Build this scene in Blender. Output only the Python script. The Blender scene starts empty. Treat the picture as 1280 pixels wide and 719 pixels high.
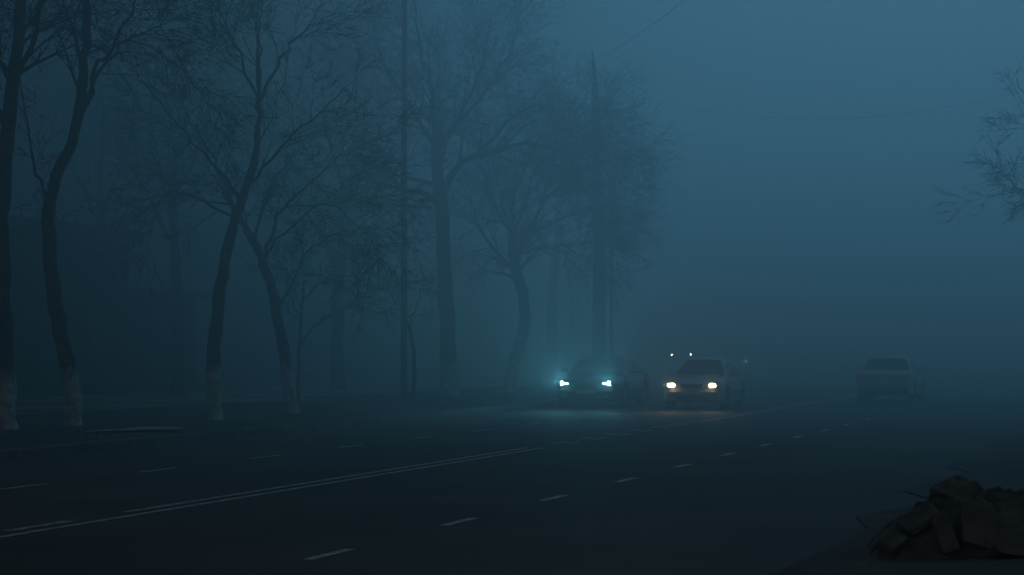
import bpy, bmesh, math, random
from mathutils import Vector, Matrix
random.seed(7)
scene = bpy.context.scene
col = scene.collection
F = 3000.0; CX = 640.0; HY = 434.0; HC = 1.7
TH = math.radians(15.0); SN, CS = math.sin(TH), math.cos(TH)

def bend(s):
    return -((s-75.0)**2)/580.0 if s > 75 else 0.0
def RP(s, u, z=0.0, curved=False):
    if curved: u = u + bend(s)
    return Vector((s*SN+u*CS, s*CS-u*SN, z))
def at(px, py, Z):
    return Vector(((px-CX)*Z/F, Z, HC+(HY-py)*Z/F))

# ------------------------------------------------------------ materials
def mat(name, c, rough=0.8, c2=None, scale=3.0, bump=0.0, metal=0.0, detail=4.0, bscale=None, coat=0.0):
    m = bpy.data.materials.new(name); m.use_nodes = True
    nt = m.node_tree; b = nt.nodes['Principled BSDF']
    b.inputs['Roughness'].default_value = rough; b.inputs['Metallic'].default_value = metal
    if coat: b.inputs['Coat Weight'].default_value = coat
    if c2 is None: c2 = tuple(x*0.7 for x in c)
    tc = nt.nodes.new('ShaderNodeTexCoord')
    n = nt.nodes.new('ShaderNodeTexNoise'); n.inputs['Scale'].default_value = scale; n.inputs['Detail'].default_value = detail
    nt.links.new(tc.outputs['Object'], n.inputs['Vector'])
    r = nt.nodes.new('ShaderNodeValToRGB')
    r.color_ramp.elements[0].position = .35; r.color_ramp.elements[1].position = .68
    r.color_ramp.elements[0].color = (*c2, 1); r.color_ramp.elements[1].color = (*c, 1)
    nt.links.new(n.outputs['Fac'], r.inputs['Fac']); nt.links.new(r.outputs['Color'], b.inputs['Base Color'])
    if bump:
        n2 = nt.nodes.new('ShaderNodeTexNoise'); n2.inputs['Scale'].default_value = bscale or scale*6; n2.inputs['Detail'].default_value = 4
        nt.links.new(tc.outputs['Object'], n2.inputs['Vector'])
        bp = nt.nodes.new('ShaderNodeBump'); bp.inputs['Strength'].default_value = bump; bp.inputs['Distance'].default_value = .03
        nt.links.new(n2.outputs['Fac'], bp.inputs['Height']); nt.links.new(bp.outputs['Normal'], b.inputs['Normal'])
    return m
def emis(name, c, s):
    m = bpy.data.materials.new(name); m.use_nodes = True
    b = m.node_tree.nodes['Principled BSDF']
    b.inputs['Base Color'].default_value = (*c, 1); b.inputs['Emission Color'].default_value = (*c, 1)
    b.inputs['Emission Strength'].default_value = s
    return m
M = {}
M['asphalt'] = mat('asphalt', (.062,.056,.05), .78, (.034,.031,.029), .35, .6, bscale=45)
M['paint_line'] = mat('worn_road_paint', (.55,.55,.52), .7, (.12,.12,.115), 9.0, .2)
M['dirt'] = mat('dirt', (.06,.052,.042), .95, (.03,.028,.025), .8, .7, bscale=9)
M['kerb'] = mat('kerb_concrete', (.11,.11,.1), .9, (.06,.06,.055), 2.0, .4)
M['pave'] = mat('paving', (.36,.36,.34), .7, (.07,.07,.07), .22, .3)
M['pale'] = mat('pale_concrete', (.6,.6,.58), .8, (.09,.09,.085), 1.1, .3)
M['land'] = mat('open_ground', (.06,.06,.05), .95, (.04,.038,.03), .05, .3)
M['grassm'] = mat('grass', (.05,.06,.03), .9, (.03,.035,.02), 3)
M['bark'] = mat('bark', (.07,.058,.048), .95, (.03,.026,.022), 6, .9, bscale=25)
M['twig'] = mat('twig', (.05,.042,.036), .9, (.03,.026,.022), 6)
M['leaf'] = mat('leaf', (.1,.13,.03), .8, (.06,.08,.02), 9)
M['dryleaf'] = mat('dry_leaf', (.07,.05,.03), .9, (.04,.03,.02), 9)
M['concrete'] = mat('pole_concrete', (.11,.11,.105), .9, (.07,.07,.066), 2, .3)
M['metal'] = mat('pole_metal', (.1,.1,.1), .6, (.06,.06,.06), 3, .1, .5)
M['cable'] = mat('cable_rubber', (.03,.03,.03), .7)
M['wallm'] = mat('plaster', (.075,.07,.063), .9, (.045,.042,.038), .9, .3)
M['roofm'] = mat('roof_sheet', (.07,.07,.07), .8, (.045,.045,.045), 1.5, .2)
M['framem'] = mat('window_frame', (.1,.1,.095), .6)
M['glass'] = mat('dark_glass', (.012,.014,.016), .08, (.01,.011,.012), 1)
M['silver'] = mat('silver_paint', (.46,.46,.45), .4, (.38,.38,.37), 2, metal=.1, coat=.3)
M['white'] = mat('pale_paint', (.45,.445,.43), .4, (.37,.365,.36), 2, coat=.3)
M['black'] = mat('dark_paint', (.05,.053,.058), .25, (.04,.042,.046), 2, coat=.7)
M['trim'] = mat('black_plastic', (.025,.025,.025), .6)
M['tyre'] = mat('tyre_rubber', (.022,.022,.022), .85)
M['rim'] = mat('alloy_rim', (.3,.3,.31), .35, (.2,.2,.21), 4, metal=.7)
M['chrome'] = mat('chrome', (.5,.5,.5), .2, (.4,.4,.4), 3, metal=.9)
M['lens'] = mat('lamp_lens', (.3,.32,.34), .12, (.2,.22,.24), 5)
M['plate'] = mat('number_plate', (.5,.5,.48), .5, (.4,.4,.39), 12)
M['red'] = emis('red_lens', (.35,.05,.035), .05)
M['stone'] = mat('rubble', (.1,.098,.096), .95, (.045,.044,.043), 3, .8, bscale=14)
M['cool'] = emis('cool_lamp', (.32,.84,1.0), 90)
M['warm'] = emis('warm_lamp', (1.0,.8,.48), 34)
M['far'] = emis('far_lamp', (.85,.95,.8), 420)
M['fardim'] = emis('far_dim_lamp', (.9,.75,.5), 200)

def bark_white(h):
    m = mat('whitewashed_bark', (.07,.058,.048), .95, (.03,.026,.022), 6, .9, bscale=25)
    nt = m.node_tree; b = nt.nodes['Principled BSDF']
    src = b.inputs['Base Color'].links[0].from_socket
    tc = nt.nodes.new('ShaderNodeTexCoord'); sx = nt.nodes.new('ShaderNodeSeparateXYZ')
    nt.links.new(tc.outputs['Object'], sx.inputs[0])
    n = nt.nodes.new('ShaderNodeTexNoise'); n.inputs['Scale'].default_value = 7; nt.links.new(tc.outputs['Object'], n.inputs['Vector'])
    ma = nt.nodes.new('ShaderNodeMath'); ma.operation = 'MULTIPLY_ADD'; ma.inputs[1].default_value = .5
    nt.links.new(n.outputs['Fac'], ma.inputs[0]); nt.links.new(sx.outputs['Z'], ma.inputs[2])
    mr = nt.nodes.new('ShaderNodeMapRange'); mr.inputs['From Min'].default_value = h+.1; mr.inputs['From Max'].default_value = h+.38
    mr.inputs['To Min'].default_value = 1; mr.inputs['To Max'].default_value = 0
    nt.links.new(ma.outputs[0], mr.inputs['Value'])
    n3 = nt.nodes.new('ShaderNodeTexNoise'); n3.inputs['Scale'].default_value = 5; nt.links.new(tc.outputs['Object'], n3.inputs['Vector'])
    cr = nt.nodes.new('ShaderNodeValToRGB'); cr.color_ramp.elements[0].position=.35; cr.color_ramp.elements[1].position=.65
    cr.color_ramp.elements[0].color=(.22,.22,.205,1); cr.color_ramp.elements[1].color=(.45,.44,.42,1)
    nt.links.new(n3.outputs['Fac'], cr.inputs['Fac'])
    mx = nt.nodes.new('ShaderNodeMix'); mx.data_type = 'RGBA'
    nt.links.new(mr.outputs[0], mx.inputs['Factor']); nt.links.new(src, mx.inputs['A'])
    nt.links.new(cr.outputs['Color'], mx.inputs['B'])
    nt.links.new(mx.outputs['Result'], b.inputs['Base Color'])
    return m
M['barkw'] = bark_white(1.1)

# ------------------------------------------------------------ helpers
class MB:
    def __init__(s): s.v = []; s.f = []
    def box(s, c, size, rot=None, taper=1.0):
        x, y, z = [k/2 for k in size]; b = len(s.v)
        for dz in (-z, z):
            k = taper if dz > 0 else 1
            for dx, dy in ((-x,-y),(x,-y),(x,y),(-x,y)):
                p = Vector((dx*k, dy*k, dz))
                if rot: p = rot @ p
                s.v.append(p + Vector(c))
        for q in ((0,3,2,1),(4,5,6,7),(0,1,5,4),(1,2,6,5),(2,3,7,6),(3,0,4,7)): s.f.append(tuple(b+i for i in q))
    def tube(s, path, rad, n=6, cap=True):
        b = len(s.v); k = len(path)
        a = None
        for i, p in enumerate(path):
            d = (path[min(i+1,k-1)] - path[max(i-1,0)])
            if d.length < 1e-6: d = Vector((0,0,1))
            d.normalize()
            if a is None:
                a = d.cross(Vector((.31,.95,.1))); 
                if a.length < .1: a = d.cross(Vector((1,0,0)))
            a = (a - d*a.dot(d)).normalized(); c = d.cross(a)
            r = rad[i]
            for j in range(n):
                t = 2*math.pi*j/n
                s.v.append(p + a*(r*math.cos(t)) + c*(r*math.sin(t)))
        for i in range(k-1):
            for j in range(n):
                j2 = (j+1) % n
                s.f.append((b+i*n+j, b+i*n+j2, b+(i+1)*n+j2, b+(i+1)*n+j))
        if cap:
            s.f.append(tuple(b+j for j in reversed(range(n)))); s.f.append(tuple(b+(k-1)*n+j for j in range(n)))
    def grid(s, rows, closed=False):
        b = len(s.v); n = len(rows[0])
        for r in rows: s.v.extend(r)
        for i in range(len(rows)-1):
            for j in range(n if closed else n-1):
                j2 = (j+1) % n
                s.f.append((b+i*n+j, b+i*n+j2, b+(i+1)*n+j2, b+(i+1)*n+j))
        return b, n
    def build(s, name, m, parent=None, smooth=False, off=None, bevel=0):
        me = bpy.data.meshes.new(name)
        vs = [(v - off) if off is not None else v for v in s.v]
        me.from_pydata([tuple(v) for v in vs], [], s.f)
        me.materials.append(m); me.validate()
        if smooth:
            for p in me.polygons: p.use_smooth = True
            try: me.set_sharp_from_angle(angle=math.radians(38))
            except Exception: pass
        o = bpy.data.objects.new(name, me); col.objects.link(o)
        if parent: o.parent = parent
        if off is not None and parent is None: o.location = off
        if bevel:
            bv = o.modifiers.new('bevel', 'BEVEL'); bv.width = bevel; bv.segments = 2
        return o
def tag(o, label, cat, group=None):
    o['label'] = label; o['category'] = cat
    if group: o['group'] = group
    return o
def empty(name, loc, rz=0):
    o = bpy.data.objects.new(name, None); col.objects.link(o)
    o.location = loc; o.rotation_euler = (0,0,rz); o.empty_display_size = .3
    return o
def structure(o): o['kind'] = 'structure'; return o

# ------------------------------------------------------------ setting
g = MB(); g.grid([[Vector((-900,-200,-.03)),Vector((900,-200,-.03))],[Vector((-900,1200,-.03)),Vector((900,1200,-.03))]])
structure(g.build('ground', M['land']))
def strip(name, m, u0, u1, z0, z1=None, s0=-30, s1=275, kind=True, step=5, sub=1):
    b = MB(); rows = []
    s = s0
    while s <= s1+1e-6:
        rows.append([RP(s, u0+(u1-u0)*k/sub, z0+((z1 if z1 is not None else z0)-z0)*k/sub, True) for k in range(sub+1)]); s += step
    b.grid(rows); o = b.build(name, m); structure(o); return o
strip('road', M['asphalt'], -16.7, -2.2, 0.0)
def kerb(u0, u1, name):
    b = MB(); rows = []
    s = -30
    while s <= 275:
        rows.append([RP(s,u0,-.02,True),RP(s,u0,.13,True),RP(s,u0+.02*(1 if u1>u0 else -1),.15,True),RP(s,u1,.15,True),RP(s,u1,-.02,True)]); s += 5
    b.grid(rows); structure(b.build(name, M['kerb']))
kerb(-16.7, -16.9, 'kerb')
def verge(name, u0, u1, z, m, amp, s0=-30, s1=275, ds=1.5, du=.7):
    b = MB(); rows = []; s = s0
    n = int(abs(u1-u0)/du)+1
    while s <= s1:
        row = []
        for k in range(n+1):
            u = u0+(u1-u0)*k/n
            e = 0 if k == 0 else amp
            if k == 0 and u0 > -10: u += random.uniform(-.35,.2)
            row.append(RP(s,u,z+e*(random.random()-.3)*.5+e*.4*math.sin(s*.37+u)+e*.3*math.sin(u*1.1-s*.21),True))
        rows.append(row); s += ds
    b.grid(rows); return structure(b.build(name, m, smooth=True))
verge('verge', -16.9, -25.0, .13, M['dirt'], .07)
strip('pavement', M['pave'], -25.0, -34.0, .15)
verge('verge', -2.6, 9.0, .012, M['dirt'], .05)
def patch(cx, cy, rx, ry, z, rz):
    b = MB(); n = 40; c, s_ = math.cos(rz), math.sin(rz)
    ring = []
    for j in range(n):
        t = 2*math.pi*j/n; k = 1+.25*math.sin(3*t+cx)+.15*math.sin(7*t)+random.uniform(-.1,.1)
        x, y = rx*k*math.cos(t), ry*k*math.sin(t)
        ring.append(Vector((cx+x*c-y*s_, cy+x*s_+y*c, z)))
    b.v = ring; b.f = [tuple(range(n))]
    structure(b.build('pavement', M['pale']))
p_ = RP(86,-30.6); patch(p_.x, p_.y, 3.0, 2.8, .156, 0)
p_ = RP(96,-27.0); patch(p_.x, p_.y, 2.2, 3.6, .156, .2)
p_ = RP(41.5,-18.3); patch(p_.x, p_.y, 1.3, .5, .175, math.radians(65))
p_ = RP(64,-24.0); patch(p_.x, p_.y, 2.4, 1.2, .2, math.radians(75))
b = MB()
for i in range(4100):
    if i < 3800: s = random.uniform(25,120); u = random.uniform(-24.5,-17.1)
    else: s = random.uniform(24,50); u = random.uniform(-1.6,2.5)
    if math.sin(s*.5+u*1.3)+math.sin(s*.23-u*.9) < .1: continue
    p = RP(s,u,.12 if u < -10 else .01,True)
    for k in range(3):
        a = random.uniform(0,6.28); h = random.uniform(.03,.12); w = .01
        dx = Vector((math.cos(a),math.sin(a),0)); q = p+Vector((random.uniform(-.08,.08),random.uniform(-.08,.08),0))
        i0 = len(b.v); b.v += [q-dx*w, q+dx*w, q+Vector((random.uniform(-.05,.05),random.uniform(-.05,.05),h))]; b.f.append((i0,i0+1,i0+2))
o = b.build('grass', M['grassm']); tag(o, 'sparse short grass tufts on the dirt verges beside the road', 'grass'); o['kind'] = 'stuff'

def dash(b, s0, s1, u, w=.11):
    rows = []; n = max(1, int((s1-s0)/1.5)); 
    for i in range(n+1):
        s = s0+(s1-s0)*i/n
        rows.append([RP(s,u-w/2,.005,True), RP(s,u+w/2,.005,True)])
    b.grid(rows)
b = MB()
for k in range(28): s = 18.6-3.8+3.8*k; dash(b, s-.52, s+.52, -6.53)
structure(b.build('road_marking', M['paint_line']))
b = MB()
for k in range(20): s = 26.7-8.2+4.1*k; dash(b, s-.65, s+.65, -13.3, .1)
structure(b.build('road_marking', M['paint_line']))
b = MB()
dash(b, 8, 39.3, -9.96, .1); dash(b, 22.8, 39.3, -10.23, .1); dash(b, 20.2, 21.5, -10.23, .12); dash(b, 16.2, 17.6, -10.23, .12)
s = 40.9
while s < 54: dash(b, s, s+1.0, -9.96, .1); dash(b, s+.1, s+1.1, -10.23, .1); s += 2.1
dash(b, 54.5, 95, -9.98, .14); dash(b, 62, 95, -10.3, .12)
structure(b.build('road_marking', M['paint_line']))

# ------------------------------------------------------------ fog and sky
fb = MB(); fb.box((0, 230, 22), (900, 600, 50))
fm = bpy.data.materials.new('fog'); fm.use_nodes = True; nt = fm.node_tree; nt.nodes.clear()
N_ = nt.nodes.new; LK = nt.links.new
out = N_('ShaderNodeOutputMaterial')
geo = N_('ShaderNodeNewGeometry'); sx = N_('ShaderNodeSeparateXYZ'); LK(geo.outputs['Position'], sx.inputs[0])
def mapr(src, a, b_, c, d, smooth=True):
    mr = N_('ShaderNodeMapRange'); mr.interpolation_type = 'SMOOTHSTEP' if smooth else 'LINEAR'
    for k, v in (('From Min',a),('From Max',b_),('To Min',c),('To Max',d)): mr.inputs[k].default_value = v
    LK(src, mr.inputs['Value']); return mr.outputs[0]
def mul(a, b_):
    m = N_('ShaderNodeMath'); m.operation = 'MULTIPLY'; LK(a, m.inputs[0])
    if isinstance(b_, (int,float)): m.inputs[1].default_value = b_
    else: LK(b_, m.inputs[1])
    return m.outputs[0]
dens = mapr(sx.outputs['Y'], 10, 54, .0006, .031)
hz = mapr(sx.outputs['Z'], 0, 13, .046, .23, False)  # glow strength rises with height, skylight gradient put into the fog
lat_shade = mapr(sx.outputs['X'], -16, 8, .15, 1.0)  # dims the glow leftwards, painting in shade of trees and building
vab = N_('ShaderNodeVolumeAbsorption'); vab.inputs['Color'].default_value = (0,0,0,1); LK(mul(dens,.7), vab.inputs['Density'])
vsc = N_('ShaderNodeVolumeScatter'); vsc.inputs['Color'].default_value = (.8,.95,1,1); vsc.inputs['Anisotropy'].default_value = .45; LK(mul(dens,.3), vsc.inputs['Density'])
vem = N_('ShaderNodeEmission'); vem.inputs['Color'].default_value = (.165,.57,.93,1); LK(mul(mul(dens,hz),lat_shade), vem.inputs['Strength'])  # fog emits its own light in place of multiply scattered skylight
a1 = N_('ShaderNodeAddShader'); a2 = N_('ShaderNodeAddShader')
LK(vab.outputs[0], a1.inputs[0]); LK(vsc.outputs[0], a1.inputs[1]); LK(a1.outputs[0], a2.inputs[0]); LK(vem.outputs[0], a2.inputs[1])
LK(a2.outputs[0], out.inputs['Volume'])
try: fm.cycles.volume_step_rate = .35
except Exception as e: print('step', e)
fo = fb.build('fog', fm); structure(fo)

w = bpy.data.worlds.new('World'); scene.world = w; w.use_nodes = True; nt = w.node_tree
bg = nt.nodes['Background']; sky = nt.nodes.new('ShaderNodeTexSky'); sky.sky_type = 'NISHITA'; sky.sun_disc = False
SE, SR = math.radians(14), math.radians(30)
sky.sun_elevation = SE; sky.sun_rotation = SR
mx = nt.nodes.new('ShaderNodeMix'); mx.data_type = 'RGBA'; mx.blend_type = 'MULTIPLY'; mx.inputs['Factor'].default_value = 1
nt.links.new(sky.outputs[0], mx.inputs['A']); mx.inputs['B'].default_value = (1.12,.85,.57,1)
nt.links.new(mx.outputs['Result'], bg.inputs['Color']); bg.inputs['Strength'].default_value = .035
sl = bpy.data.lights.new('Sun', 'SUN'); sl.energy = .04; sl.angle = math.radians(30); sl.color = (1,.95,.9)
so = bpy.data.objects.new('Sun', sl); col.objects.link(so)
dirv = Vector((math.sin(SR)*math.cos(math.radians(50)), math.cos(SR)*math.cos(math.radians(50)), math.sin(math.radians(50))))
so.rotation_euler = dirv.to_track_quat('Z','Y').to_euler(); so.location = (0,0,60)

# ------------------------------------------------------------ trees
def rdir(d, ang):
    a = d.orthogonal().normalized(); a.rotate(Matrix.Rotation(random.uniform(0,2*math.pi), 3, d))
    return (d*math.cos(ang) + a*math.sin(ang)).normalized()
def grow(B, LV, p, d, L, r, lvl, g, leaf, mm=9):
    n = max(2, int(L/(.45 if lvl > 1 else .3))); path = [p.copy()]; rad = [r]
    st = L/n; kids = []
    for i in range(n):
        jit = Vector((random.gauss(0,1),random.gauss(0,1),random.gauss(0,1)))*.15
        d = (d + jit + Vector((0,0,g))).normalized(); p = p + d*st
        path.append(p.copy()); rad.append(max(.004, r*(1-.75*(i+1)/n)))
        if lvl > 0 and (i+1)/n > .1: kids.append((p.copy(), d.copy(), rad[-1]))
    B.tube(path, rad, 5 if r > .05 else (4 if r > .02 else 3), cap=False)
    if lvl > 0:
        for k in range(mm):
            q, dd, rr = random.choice(kids)
            grow(B, LV, q, rdir(dd, math.radians(random.uniform(20,50))), L*random.uniform(.4,.75), max(.0056, rr*.55), lvl-1, g, leaf, mm)
    elif leaf and random.random() < leaf:
        for k in range(2):
            q = random.choice(path)+Vector((random.gauss(0,.03),random.gauss(0,.03),random.gauss(0,.03)))
            a = Vector((random.gauss(0,1),random.gauss(0,1),random.gauss(0,1))).normalized()*random.uniform(.012,.026); c = rdir(a.normalized(),1.57)*.01
            i0 = len(LV.v); LV.v += [q-a, q+c, q+a, q-c]; LV.f.append((i0,i0+1,i0+2,i0+3))
def spline(pts, k=5):
    out = []
    n = len(pts)
    for i in range(n-1):
        p0 = pts[max(i-1,0)]; p1 = pts[i]; p2 = pts[i+1]; p3 = pts[min(i+2,n-1)]
        for j in range(k):
            t = j/k
            out.append(.5*((2*p1)+(p2-p0)*t+(2*p0-5*p1+4*p2-p3)*t*t+(3*p1-p0-3*p2+p3)*t**3))
    out.append(pts[-1].copy()); return out
def tree(name, label, Z, trunk, r0, r1, limbs, lvl=2, Lb=2.0, g=.02, nb=9, leaf=0, white=True, leafmat='leaf', group=None, base_z=.1, mm=7):
    t = [at(px,py,Z) for px,py in trunk]; base = t[0].copy(); base.z = base_z
    t[0].z = base_z-.1
    for i in range(1, len(t)): t[i].y += random.uniform(-.15,.15)
    root = empty(name, base)
    path = spline(t, 5); n = len(path)
    rad = [r0+(r1-r0)*(i/(n-1))+ (.35*r0*max(0,1-i*.5)) + random.uniform(-.07,.07)*r0 for i in range(n)]
    for i in range(2, n): path[i] += Vector((random.gauss(0,.018),random.gauss(0,.02),0))
    TB = MB(); TB.tube(path, rad, 12); to = TB.build('trunk', M['barkw' if white else 'bark'], root, smooth=True)
    for v in to.data.vertices: v.co -= base
    B = MB(); LV = MB()
    allimbs = [(path[int(n*.62):], [max(.02,x*.9) for x in rad[int(n*.62):]], .6)]
    for lp, lr, dz in limbs:
        lt = [at(px,py,Z) for px,py in lp]
        for i in range(len(lt)): lt[i].y += dz*i/(len(lt)-1)
        if min((q-lt[0]).length for q in path) < 1.0: lt[0] = min(path, key=lambda q: (q-lt[0]).length).copy()
        pp = spline(lt, 5); m = len(pp)
        for i in range(1, m): pp[i] += Vector((random.gauss(0,.04),random.gauss(0,.06),random.gauss(0,.04)))
        rr = [max(.012, lr*(1-.85*i/(m-1))) for i in range(m)]
        B.tube(pp, rr, 7, cap=True); allimbs.append((pp, rr, 1.0))
    for pp, rr, wgt in allimbs:
        m = len(pp); tot = int(nb*wgt*max(1,m/11))
        for k in range(tot):
            i = int(m*(.18+.82*random.random()**.85)); i = min(i, m-1)
            d = (pp[min(i+1,m-1)]-pp[max(i-1,0)]).normalized()
            if i >= m-2: dd = rdir(d, .3)
            else: dd = rdir(d, math.radians(random.uniform(25,60)))
            grow(B, LV, pp[i], dd, Lb*random.uniform(.5,1.15), max(.01, rr[i]*.45), lvl, g, leaf, mm)
    B.build('branches', M['twig'], root, off=base)
    if LV.v: LV.build('foliage', M[leafmat], root, off=base)
    tag(root, label, 'tree', group); return root

tree('street_tree', 'bare whitewashed tree at the far left edge, thick upright trunk cut by the frame', 44.7,
     [(10,548),(8,470),(3,380),(2,290),(6,200),(14,110),(24,40),(30,-60)], .18, .1,
     [([(8,170),(-30,90),(-80,10),(-110,-80)],.1,1), ([(14,110),(45,50),(60,0),(85,-80)],.07,-1), ([(20,60),(50,-10),(90,-60)],.05,1.5)], nb=8, Lb=1.7, g=-.05, mm=7)
tree('street_tree', 'bare whitewashed tree with S-curved trunk, second from the left edge', 46.8,
     [(92,543),(88,470),(68,380),(60,290),(68,232),(95,165),(105,90),(108,0),(112,-80)], .17, .07,
     [([(62,260),(40,200),(20,120),(5,60)],.035,1), ([(98,150),(130,90),(165,40),(200,-20)],.055,-1.5), ([(105,90),(85,30),(60,-40)],.05,1),([(100,130),(140,60),(170,35),(205,45)],.04,1)], nb=8, Lb=1.5, g=-.07, mm=7)
tree('street_tree', 'bare whitewashed tree leaning right with tall upright fork, third tree from the left edge', 53,
     [(268,532),(267,450),(276,360),(290,290),(306,240),(320,195),(324,130),(322,60)], .17, .04,
     [([(322,130),(345,80),(375,35),(400,-10)],.045,1),([(322,140),(305,80),(285,30),(265,-10)],.04,-1),([(300,250),(260,200),(215,150),(180,110)],.045,1.5),
      ([(308,236),(350,190),(400,150),(440,120)],.04,-1.5),([(322,100),(325,50),(315,0)],.035,.5)], nb=6, Lb=1.3, g=.07, leaf=.1, mm=6)
tree('street_tree', 'whitewashed tree leaning left with green-tinged low crown beside the third tree', 57.3,
     [(366,524),(358,460),(345,390),(330,330),(312,295),(296,268),(280,240)], .16, .06,
     [([(330,330),(350,270),(390,230),(430,200)],.055,-1),([(318,305),(330,240),(360,190)],.045,1),([(345,390),(380,320),(430,290),(470,280)],.03,1),
      ([(300,275),(250,250),(205,240),(170,250)],.045,1),([(290,255),(270,200),(240,150)],.045,-1),([(328,325),(380,270),(420,260),(460,300)],.035,-1.5)], nb=8, Lb=1.4, g=-.05, leaf=1, mm=7)
tree('street_tree', 'large bare tree with wide spreading crown and thick straight trunk behind the concrete pole', 77.3,
     [(561,502),(559,420),(556,340),(553,270),(548,225),(545,180)], .28, .17,
     [([(552,250),(520,238),(495,225),(470,180),(440,140)],.11,2),([(545,190),(540,120),(525,60),(520,0)],.1,-1),([(550,240),(580,205),(620,190),(665,185),(710,195)],.13,-2),
      ([(548,200),(575,140),(600,80),(610,30)],.1,2),([(546,190),(510,130),(480,80),(470,40)],.08,-2),([(600,195),(640,145),(680,125),(725,135)],.07,2),
      ([(552,250),(500,250),(460,270),(430,290)],.05,-2),([(560,160),(610,110),(640,60),(650,30)],.06,0)], nb=12, Lb=2.1, g=-.02, lvl=2, mm=8)
tree('street_tree', 'bare tree with bowed trunk and drooping dense crown, left of the dark oncoming car', 81.6,
     [(634,497),(642,455),(655,410),(654,370),(643,335),(640,300)], .24, .16,
     [([(642,330),(670,270),(705,230),(745,212)],.09,-2),([(640,310),(640,250),(660,195),(685,155)],.1,2),([(643,335),(600,290),(590,250)],.08,1),
      ([(660,285),(710,270),(745,260),(772,252)],.06,1),([(645,320),(690,308),(718,308),(740,302)],.05,-1),([(640,280),(670,215),(710,180),(745,170)],.06,-2),([(641,300),(610,240),(600,200)],.06,-1)], nb=17, Lb=1.9, g=-.07, lvl=2, mm=8)
tree('background_tree', 'faint bare tree in the fog between the second and third whitewashed trees', 78,
     [(222,500),(222,400),(218,320),(215,250),(220,180)], .2, .1,
     [([(218,300),(180,240),(150,190),(130,140)],.09,2),([(215,250),(250,190),(265,130),(270,70)],.09,-2),([(217,260),(190,180),(195,110)],.08,0),([(220,210),(235,130),(225,60)],.07,1)], nb=8, Lb=2.4, g=.0, white=False, mm=8)
tree('background_tree', 'faint bare tree in the fog right of the leaning green-tinged tree', 86,
     [(422,490),(421,420),(424,350),(430,280),(428,220)], .27, .12,
     [([(424,340),(390,280),(360,230),(350,170)],.12,2),([(430,270),(460,200),(480,150),(470,90)],.12,-2),([(428,240),(410,160),(400,90)],.1,0)], nb=9, Lb=2.6, g=.0, white=False, mm=8)
tree('background_tree', 'faint bare tree in the fog behind the low building at far left', 98,
     [(120,500),(122,400),(128,300),(124,220)], .26, .12,
     [([(126,290),(90,220),(70,150)],.12,2),([(126,260),(165,190),(180,110)],.12,-2),([(124,230),(130,150),(120,80)],.1,0)], nb=8, Lb=2.8, g=.02, white=False)
tree('background_tree', 'faint bare tree in the fog just left of the tall tapered mast', 112,
     [(690,480),(690,400),(694,330),(700,270)], .3, .14,
     [([(692,330),(660,270),(650,200)],.14,2),([(696,300),(725,250),(750,215)],.12,-2),([(700,270),(700,200),(690,150)],.1,0)], nb=8, Lb=2.4, g=.0, white=False, mm=7)
tree('sapling', 'thin sapling with clinging dry brown leaves left of the concrete pole', 66,
     [(372,510),(374,440),(376,400),(380,350)], .05, .03,
     [([(374,440),(400,400),(440,385),(490,370)],.03,.5),([(376,400),(360,360),(350,330)],.03,.5),([(378,380),(410,350),(460,350)],.03,-.5)], nb=5, Lb=.8, g=.0, leaf=1, white=False, leafmat='dryleaf', mm=7)
tree('sapling', 'thin bare young tree with a curved stem just right of the concrete pole', 68,
     [(517,508),(518,470),(517,435),(511,410),(502,385)], .07, .035,
     [([(511,410),(520,380),(535,350)],.025,.3),([(502,385),(485,365),(470,360)],.025,-.3)], nb=4, Lb=.8, g=.0, white=False, mm=6)
tree('roadside_tree', 'bare tree at the right edge of the frame, only its twigs showing', 58,
     [(1358,502),(1356,430),(1361,330),(1353,240),(1358,150)], .16, .09,
     [([(1355,240),(1326,200),(1297,160),(1276,95)],.05,.5),([(1358,290),(1322,260),(1292,245),(1262,240)],.04,-.5),([(1356,270),(1320,225),(1288,205)],.04,0),([(1358,200),(1390,120),(1400,50)],.07,0)], nb=6, Lb=.95, g=.0, white=False, mm=6)

# ------------------------------------------------------------ poles, mast, cables
def pole(name, label, cat, px, Z, top, r0, r1, m, base_z=.1, n=14):
    base = at(px, HY, Z); base.z = base_z
    root = empty(name, base)
    b = MB(); b.tube([Vector((0,0,-.1)),Vector((0,0,.3)),Vector((.0,0,top*.5)),Vector((.02,0,top))], [r0*1.0,r0,(r0+r1)/2,r1], n); b.build('shaft', M[m], root, smooth=True)
    b = MB(); b.tube([Vector((0,0,-.05)),Vector((0,0,.12)),Vector((0,0,.16))], [r0*1.9,r0*1.8,r0*1.2], 12); b.build('base_collar', M['concrete'], root)
    tag(root, label, cat); return root
p1 = pole('utility_pole', 'tall slim concrete utility pole in front of the large spreading tree', 'pole', 505, 70, 13.2, .1, .07, 'concrete')
b = MB(); b.tube([Vector((-.05,0,11.0)),Vector((-.16,0,11.0)),Vector((-.16,0,11.12))],[.02,.02,.035],8); b.build('insulator', M['concrete'], p1)
p2 = pole('street_lamp', 'thin metal street lamp post right of the thick tapered mast', 'street lamp', 764, 92, 7.2, .08, .05, 'metal')
b = MB(); b.tube([Vector((0,0,7.15)),Vector((.3,-.1,7.55)),Vector((1.1,-.4,7.7))],[.05,.04,.035],8); b.build('arm', M['metal'], p2, smooth=True)
b = MB(); b.box((1.4,-.5,7.68),(.7,.25,.12), taper=.7); b.build('lamp_head', M['metal'], p2, bevel=.02)
Zm = 89; base = at(749, HY, Zm); base.z = .1
mast = empty('mast', base)
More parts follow.
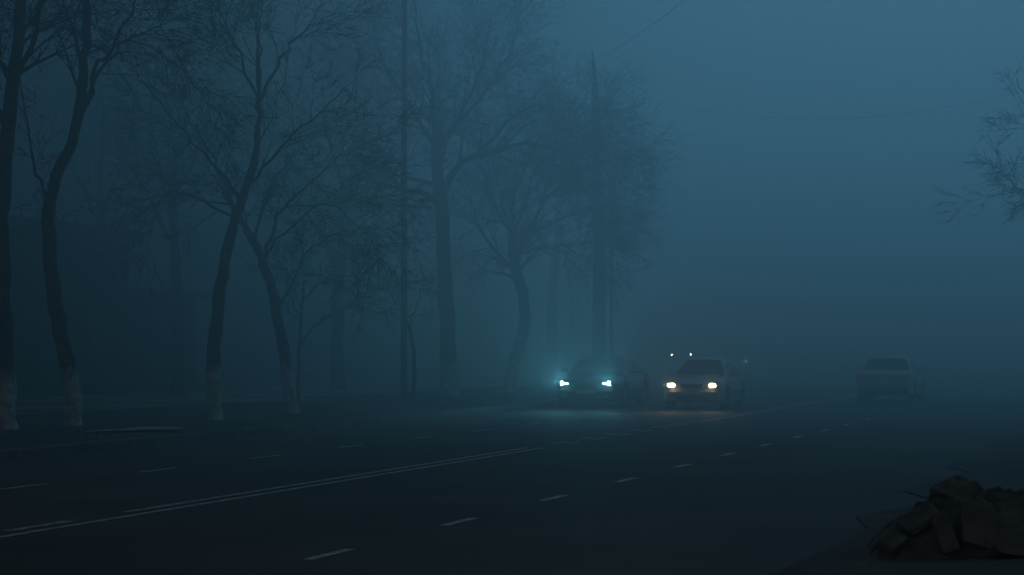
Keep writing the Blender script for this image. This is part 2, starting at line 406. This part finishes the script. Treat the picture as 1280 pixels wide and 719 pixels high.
b = MB(); b.tube([Vector((0,0,0)),Vector((0,0,4.6)),Vector((-.08,0,9.0))],[.27,.23,.18],16); b.build('shaft', M['concrete'], mast, smooth=True)
b = MB(); b.tube([Vector((-.08,0,9.0)),Vector((-.11,0,9.4)),Vector((-.18,0,11.5)),Vector((-.24,0,12.6))],[.22,.2,.11,.02],12); b.build('spire', M['metal'], mast, smooth=True)
for z in (3.0, 6.2, 8.9):
    b = MB(); b.tube([Vector((-.02*z/3,0,z)),Vector((-.02*z/3,0,z+.12))],[.28-.008*z,.28-.008*z],16); b.build('band', M['metal'], mast)
tag(mast, 'tall tapered mast ending in a pointed spire, right of the trees', 'mast')
def cable(label, a, c, sag, r=.007):
    path = []
    for i in range(29):
        t = i/28; p = a.lerp(c, t); p.z -= sag*4*t*(1-t); path.append(p)
    b = MB(); b.tube(path, [r]*29, 5); o = b.build('cable', M['cable'], off=a.copy()); tag(o, label, 'cable', 'overhead cables')
cable('overhead cable running from the concrete pole up to the top left', at(505,HY,70)+Vector((-.16,0,11.2-1.6)), at(180,-60,48), .35, .011)
cable('overhead cable rising steeply right from the mast tip', at(742,75,Zm), at(1050,-210,66), .8, .011)
cable('long sagging overhead cable crossing the open sky at right', at(745,105,Zm), at(1420,70,74), 1.6, .007)

# ------------------------------------------------------------ building at left
YAW = math.radians(75)
def rotroot(name, s, u, z=.12):
    return empty(name, RP(s,u,z), YAW)
bl = rotroot('low_building', 46, -33.5, .0)
b = MB(); b.box((14.5,5,2.6),(29,10,5.2)); b.build('wall', M['wallm'], bl)
b = MB(); b.box((14.5,5,5.32),(29.6,10.8,.24)); b.box((14.5,-.3,5.5),(29.4,.12,.3)); b.build('roof', M['roofm'], bl)
b = MB(); b.box((32.5,4.5,1.75),(7,8,3.5)); b.build('annexe_wall', M['wallm'], bl)
b = MB(); b.box((32.6,4.3,3.6),(7.6,9.2,.18)); b.build('annexe_roof', M['roofm'], bl)
for i, x in enumerate((2.5,6,9.5,13,19.5,23,26.5)):
    b = MB(); b.box((x,-.02,1.9),(1.7,.08,1.5)); fr = b.build('window', M['framem'], bl)
    for sx_ in (-.4,.4):
        b = MB(); b.box((x+sx_,-.065,1.9),(.72,.02,1.34)); b.build('pane', M['glass'], fr)
b = MB(); b.box((16.3,-.03,1.15),(1.3,.08,2.1)); dr = b.build('door', M['roofm'], bl)
b = MB(); b.box((16.8,-.1,1.1),(.05,.06,.2)); b.build('handle', M['chrome'], dr)
b = MB()
for i in range(30): b.box((.3+i*.97,.3,5.7),(.025,.025,.56))
b.box((14.5,.3,5.98),(29,.03,.03)); b.build('roof_railing', M['metal'], bl)
tag(bl, 'low dark flat-roofed building with lower annexe behind the trees at far left', 'building')

# ------------------------------------------------------------ cars
def lerp_pts(pts, x):
    if x <= pts[0][0]: return pts[0][1]
    for (a, za), (c, zc) in zip(pts, pts[1:]):
        if x <= c:
            t = (x-a)/(c-a); 
            return za+(zc-za)*t
    return pts[-1][1]
def smoothp(pts, x, w=.07):
    return sum(lerp_pts(pts,x+w*k) for k in (-1.6,-1,-.5,0,.5,1,1.6))/7
def make_car(name, label, cat, loc, heading, L=4.35, W=1.7, H=1.42, paint='silver', belt=.93, hood=.9, trunk=.98, nose=.68,
             wsb=.95, rf=.25, rr=-.95, rwb=-1.55, wb=2.5, wr=.31, lampmat=None, slim=False, rect=False, mirrors=True, group=None, tum=.36, bulb=None):
    root = empty(name, loc, heading); tag(root, label, cat, group)
    hl = L/2; fx = wb/2+.05; rx = -wb/2+.05
    prof = [(-hl,trunk-.2),(-hl+.1,trunk-.04),(-hl+.3,trunk),(rwb,trunk+.0),(rwb+.2,belt),(wsb-.2,belt),(wsb,hood+.02),(hl-.5,hood-.07),(hl-.18,nose+.08),(hl,nose-.04)]
    def arch(x):
        z = .2+.06*max(0,(abs(x)-hl+.4)/.4)
        for c in (fx, rx):
            d = abs(x-c); R = wr+.06
            if d < R: z = max(z, wr+math.sqrt(R*R-d*d))
        return z
    def hw(x):
        t = abs(x)/hl
        e = W/2*(1-.035*t*t)
        k = max(0,(abs(x)-(hl-.42))/.42)
        return e*(1-.16*k**2.4)
    N = 90; rows = []
    for i in range(N+1):
        x = -hl+L*i/N
        zb = arch(x); zc = smoothp(prof, x); wv = hw(x); zs = zc-.075
        zb = min(zb, zs-.05)
        half = [(0,zb),(wv*.9,zb),(wv*.985,zb+.02),(wv*1.0,zb+(zs-zb)*.3),(wv*1.005,zb+(zs-zb)*.6),(wv*.985,zb+(zs-zb)*.86),(wv*.93,zs),(wv*.86,zs+.035),(wv*.6,zc-.012),(wv*.3,zc-.002),(0,zc)]
        sx_ = math.copysign(1,x)
        ring = [Vector((x,y,z)) for y,z in half]+[Vector((x,-y,z)) for y,z in reversed(half[1:-1])]
        if abs(x) > hl-.5:
            q = (abs(x)-(hl-.5))/.5
            for v in ring: v.x -= sx_*.16*q*(abs(v.y)/(W/2))**2.5
        rows.append(ring)
    b = MB(); b0, n = b.grid(rows, closed=True)
    b.f.append(tuple(b0+j for j in reversed(range(n)))); b.f.append(tuple(b0+N*n+j for j in range(n)))
    b.build('body', M[paint], root, smooth=True)
    roofp = [(rwb,belt-.02),(rr,H-.05),((rr*2+rf)/3,H-.01),((rr+2*rf)/3,H),(rf,H-.04),(wsb,belt-.02)]
    wbse = W/2*.93
    def yz(z): return wbse - tum*(z-belt)
    def zt(x): return smoothp(roofp, x, .09)
    rows = []; K = 44
    for i in range(K+1):
        x = rwb-.02+(wsb-rwb+.04)*i/K; z = max(belt-.02, zt(x))
        half = [(wbse,belt-.06),(yz(max(z-.09,belt-.05)),max(z-.09,belt-.05)),(yz(z)-.03,z-.045),(yz(z)-.1,z-.012),(yz(z)*.6,z+.006),(0,z+.016)]
        rows.append([Vector((x,y,zz)) for y,zz in half]+[Vector((x,-y,zz)) for y,zz in reversed(half[:-1])])
    b = MB(); b.grid(rows); b.build('roof', M[paint], root, smooth=True)
    def glasspatch(nm, xa, xb):
        b = MB(); rows = []
        for i in range(9):
            x = xa+(xb-xa)*(.1+.8*i/8); z = zt(x)
            nx = .02*(1 if xa > 0 else -1); rr_ = []
            for j in range(9):
                v = -1+2*j/8; y = v*(yz(z)-.1)
                rr_.append(Vector((x+nx, y, z+.032-.014*v*v)))
            rows.append(rr_)
        b.grid(rows); return b.build(nm, M['glass'], root, smooth=True)
    glasspatch('windscreen', wsb, rf); glasspatch('rear_window', rwb, rr)
    mid = (wsb+rwb)/2+.05
    for sgn in (1,-1):
        for xa, xb in ((mid+.04, wsb-.18),(rwb+.2, mid-.04)):
            b = MB(); rows = []
            for i in range(13):
                x = xa+(xb-xa)*i/12; zl = belt+.03; zh = max(zl+.004, min(zt(x)-.12, H-.14))
                rows.append([Vector((x, sgn*(yz(z)+.008), z)) for z in (zl,(zl+zh)/2,zh)])
            b.grid(rows); b.build('side_window', M['glass'], root)
        for xw in (fx, rx):
            yc = sgn*(W/2-.115)
            b = MB()
            prf = [(-.1,wr*.62),(-.1,wr*.93),(-.075,wr),(.075,wr),(.1,wr*.93),(.1,wr*.62)]
            rows = [[Vector((xw+r_*math.cos(2*math.pi*j/28), yc+y, wr+r_*math.sin(2*math.pi*j/28))) for j in range(28)] for y,r_ in prf]
            b.grid(rows, closed=True); wo = b.build('wheel', M['tyre'], root, smooth=True)
            b = MB()
            rows = [[Vector((xw+r_*math.cos(2*math.pi*j/20), yc+sgn*y, wr+r_*math.sin(2*math.pi*j/20))) for j in range(20)] for y,r_ in ((.095,wr*.64),(.06,wr*.56),(.05,wr*.3),(.08,.05))]
            b0, n = b.grid(rows, closed=True); b.f.append(tuple(b0+3*n+j for j in range(n)))
            b.build('rim', M['rim'], wo, smooth=True)
        for xh in (mid-.1, rwb+.55):
            b = MB(); b.box((xh, sgn*(W/2+.0), belt-.14),(.17,.04,.035)); b.build('door_handle', M[paint], root, bevel=.008)
        b = MB(); b.box((.05, sgn*(W/2+.006), .47),(1.65,.03,.06)); b.build('side_moulding', M['trim'], root, bevel=.008)
        if mirrors:
            b = MB(); b.box((wsb-.42, sgn*(W/2+.07), belt+.1),(.1,.2,.13), taper=.85); b.box((wsb-.4, sgn*(W/2-.05), belt+.05),(.06,.12,.04))
            b.build('mirror', M[paint], root, bevel=.02)
        hx = hl-.05; hy = sgn*(W/2*.7); hz = nose-.03 if not slim else nose-.0
        hh = .16 if not slim else .1; hwid = .36 if not slim else .42
        rot = Matrix.Rotation(-sgn*math.radians(14 if not slim else 20), 3, 'Z')
        b = MB(); b.box((hx-.07, hy, hz),(.2,hwid,hh), rot); ho = b.build('headlight', M['lens'] if not slim else M['glass'], root, bevel=.03)
        if lampmat:
            bb = MB(); rr0 = bulb or (.06 if not slim else .056)
            yy = hy+sgn*(.03 if slim else 0); xx = hx+.035
            kx = 2.2 if rect else 1.25
            def sup(t):
                c, s_ = math.cos(t), math.sin(t); e = .7 if rect else 1
                return math.copysign(abs(c)**e, c), math.copysign(abs(s_)**e, s_)
            rows = [[Vector((xx+dx, yy+kx*r_*sup(2*math.pi*j/20)[0], hz+r_*sup(2*math.pi*j/20)[1])) for j in range(20)] for dx,r_ in ((-.04,rr0),(.0,rr0*.95),(.015,rr0*.6),(.02,.004))]
            bb.grid(rows, closed=True); bb.build('bulb', M[lampmat], ho, smooth=True)
            if slim:
                bb = MB(); bb.box((xx-.0, hy-sgn*.11, hz-.005),(.04,.1,.03)); bb.build('light_strip', M[lampmat], ho)
        b = MB(); b.box((-hl+.05, sgn*W/2*.76, trunk-.2),(.14,.3,.13), Matrix.Rotation(sgn*math.radians(14),3,'Z')); b.build('tail_light', M['red'], root, bevel=.02)
        b = MB(); b.box((hl-.07, sgn*W/2*.66, .36),(.12,.18,.09)); b.build('fog_lamp', M['lens'], root, bevel=.02)
    b = MB(); b.box((hl-.02,0,nose-.05),(.08,W*.36,.12)); gr = b.build('grille', M['trim'], root, bevel=.02)
    b = MB()
    for k in range(3): b.box((hl+.025,0,nose-.09+.04*k),(.012,W*.35,.01))
    b.build('grille_bar', M['chrome'], gr)
    b = MB(); b.box((hl-.02,0,.47),(.1,W*.8,.1)); b.build('bumper', M[paint], root, bevel=.03)
    b = MB(); b.box((-hl+.0,0,.38),(.12,W*.84,.2)); b.build('rear_bumper', M['trim'] if paint == 'white' else M[paint], root, bevel=.04)
    b = MB(); b.box((hl-.01,0,.33),(.06,W*.5,.12)); b.build('air_intake', M['trim'], root, bevel=.02)
    b = MB(); b.box((hl+.04,0,.47),(.012,.5,.11)); b.build('number_plate', M['plate'], root)
    b = MB(); b.box((-hl-.02,0,.62),(.03,.5,.11)); b.build('number_plate', M['plate'], root)
    b = MB(); b.box((0,0,.27),(L*.86,W*.72,.12)); b.build('underbody', M['trim'], root)
    b = MB(); b.tube([Vector((-hl+.2,-W*.25,.24)),Vector((-hl-.02,-W*.25,.24))],[.03,.03],8); b.build('exhaust_pipe', M['chrome'], root)
    return root
IN = math.radians(255); OUT = math.radians(75)
def spots(s, u, L, W, hz, c, e, yaw=IN, up=.36):
    for sg in (1,-1):
        ld = bpy.data.lights.new('headlight_beam','SPOT'); ld.energy = e; ld.color = c; ld.spot_size = math.radians(78); ld.spot_blend = 1; ld.shadow_soft_size = .08
        o = bpy.data.objects.new('headlight_beam', ld); col.objects.link(o)
        d = Vector((math.cos(yaw),math.sin(yaw),0)); n = Vector((-d.y,d.x,0))
        o.location = RP(s,u,hz,True)+d*(L/2+.1)+n*(sg*W*.36)
        dd = (d+Vector((0,0,up))).normalized(); o.rotation_euler = (-dd).to_track_quat('Z','Y').to_euler()
make_car('car', 'dark low sedan with cold blue-white headlights in the kerbside oncoming lane', 'car', RP(66.9,-15.2,0), IN, L=4.7, W=1.88, H=1.46, paint='black', belt=.95, hood=.92, trunk=1.02, nose=.7,
         wsb=1.05, rf=.1, rr=-1.0, rwb=-1.85, wb=2.7, wr=.34, lampmat='cool', slim=True, tum=.44)
make_car('car', 'silver boxy sedan with warm yellow headlights in the inner oncoming lane', 'car', RP(65.8,-12.05,0), IN, L=4.3, W=1.7, H=1.42, paint='silver', belt=.9, hood=.9, trunk=.96, nose=.7,
         wsb=.95, rf=.25, rr=-.9, rwb=-1.5, lampmat='warm', rect=True, tum=.56)
make_car('car', 'pale grey sedan seen from behind, driving away at right', 'car', RP(76.6,-8.08,0,True), OUT, L=4.4, W=1.8, H=1.43, paint='white', belt=.95, hood=.9, trunk=1.0, nose=.68,
         wsb=.95, rf=.3, rr=-.9, rwb=-1.5, tum=.5)
def far(label, px, Z, lm, nm='car', **k):
    p = Vector(((px-CX)*Z/F, Z, 0))
    return make_car(nm, label, nm, p, math.radians(268), lampmat=lm, **k)
far('distant car whose white headlight shines right of the silver sedan roof', 919, 160, 'far', nose=.78, paint='silver', bulb=.052)
far('distant high van with dim headlights above the silver sedan', 850, 175, 'fardim', nm='van', L=5, W=1.95, H=2.2, belt=1.3, hood=1.28, trunk=1.4, nose=1.2, wsb=1.6, rf=.9, rr=-2.2, rwb=-2.4, wb=3, wr=.36, paint='white')
spots(66.9,-15.2,4.7,1.88,.7,(.2,.78,1),620,up=.36)
spots(65.8,-12.05,4.3,1.7,.68,(1,.78,.45),60,up=.15)

# ------------------------------------------------------------ rubble heap
rnd = random.Random(11)
o0 = at(1225, HY, 19.9); o0.z = 0
b = MB(); rows = []
NX, NY = 34, 24
def hprof(x):
    pts = [(-.95,0),(-.8,.15),(-.62,.28),(-.42,.42),(-.25,.6),(-.1,.58),(.1,.5),(.3,.48),(.6,.42),(.9,.3),(1.25,0)]
    return lerp_pts(pts, x)
for j in range(NY+1):
    y = -.75+1.5*j/NY; row = []
    for i in range(NX+1):
        x = -.95+2.2*i/NX
        k = max(0, 1-(abs(y)/.75)**2.2)
        edge = 0 if (j in (0,NY) or i in (0,NX)) else 1
        z = hprof(x)*k + edge*rnd.uniform(-.05,.05)*(k+.1)
        row.append(Vector((x+edge*rnd.uniform(-.025,.025), y+edge*rnd.uniform(-.025,.025), max(0.0, z)-.03*(1-edge))))
    rows.append(row)
b.grid(rows)
md = b.build('rubble_mound', M['stone']); md.location = o0; md.rotation_euler = (0,0,-.1)
tag(md, 'jagged dark mound of earth and rubble on the verge at lower right', 'rubble')
def chunk(name, label, px, py, Z, size, seed, rot):
    rnd = random.Random(seed); bm = bmesh.new()
    for sx_ in (-1,1):
        for sy_ in (-1,1):
            for sz_ in (-1,1):
                bm.verts.new((sx_*size[0]/2*rnd.uniform(.65,1.08), sy_*size[1]/2*rnd.uniform(.7,1.05), sz_*size[2]/2*rnd.uniform(.72,1.05)))
    bmesh.ops.convex_hull(bm, input=bm.verts[:]); 
    for v in [v for v in bm.verts if not v.link_faces]: bm.verts.remove(v)
    me = bpy.data.meshes.new(name); bm.to_mesh(me); bm.free(); me.materials.append(M['stone'])
    o = bpy.data.objects.new(name, me); col.objects.link(o); o.location = at(px,py,Z); o.rotation_euler = rot
    bv = o.modifiers.new('bevel','BEVEL'); bv.width = .012; bv.segments = 2
    tag(o, label, 'rubble', 'broken slabs on the rubble mound'); return o
chunk('concrete_slab','broad broken slab leaning against the front of the mound',1222,657,19.3,(.38,.07,.46),3,(-.55,.25,.25))
chunk('concrete_slab','flat slab tilted across the crest of the mound',1192,608,19.78,(.34,.3,.06),8,(.2,-.35,.3))
chunk('concrete_slab','steep thin slab on the left slope of the mound',1150,648,19.5,(.34,.3,.06),9,(.35,-.55,.2))
chunk('concrete_slab','small slab on edge at the left foot of the mound',1116,678,19.35,(.22,.22,.06),10,(.3,-.5,.4))
chunk('concrete_slab','narrow upright slab just left of the broad leaning slab',1182,666,19.25,(.18,.07,.36),11,(-.5,-.2,.1))
chunk('concrete_slab','slab tipped up at the right end of the mound crest',1262,630,19.8,(.36,.3,.07),12,(.2,.3,.1))
chunk('concrete_slab','low slab lying at the right front foot of the mound',1262,692,19.1,(.4,.3,.08),13,(-.25,.15,.3))

# ------------------------------------------------------------ camera
cam = bpy.data.cameras.new('Camera'); cam.sensor_width = 36; cam.lens = 36*F/1280; cam.shift_y = (HY-359.5)/1280
cam.clip_start = .2; cam.clip_end = 3000
co = bpy.data.objects.new('Camera', cam); col.objects.link(co); co.location = (0,0,HC); co.rotation_euler = (math.pi/2,0,0)
scene.camera = co
scene.view_settings.view_transform = 'Standard'
try: scene.view_settings.look = 'None'
except Exception: pass
scene.view_settings.exposure = 0
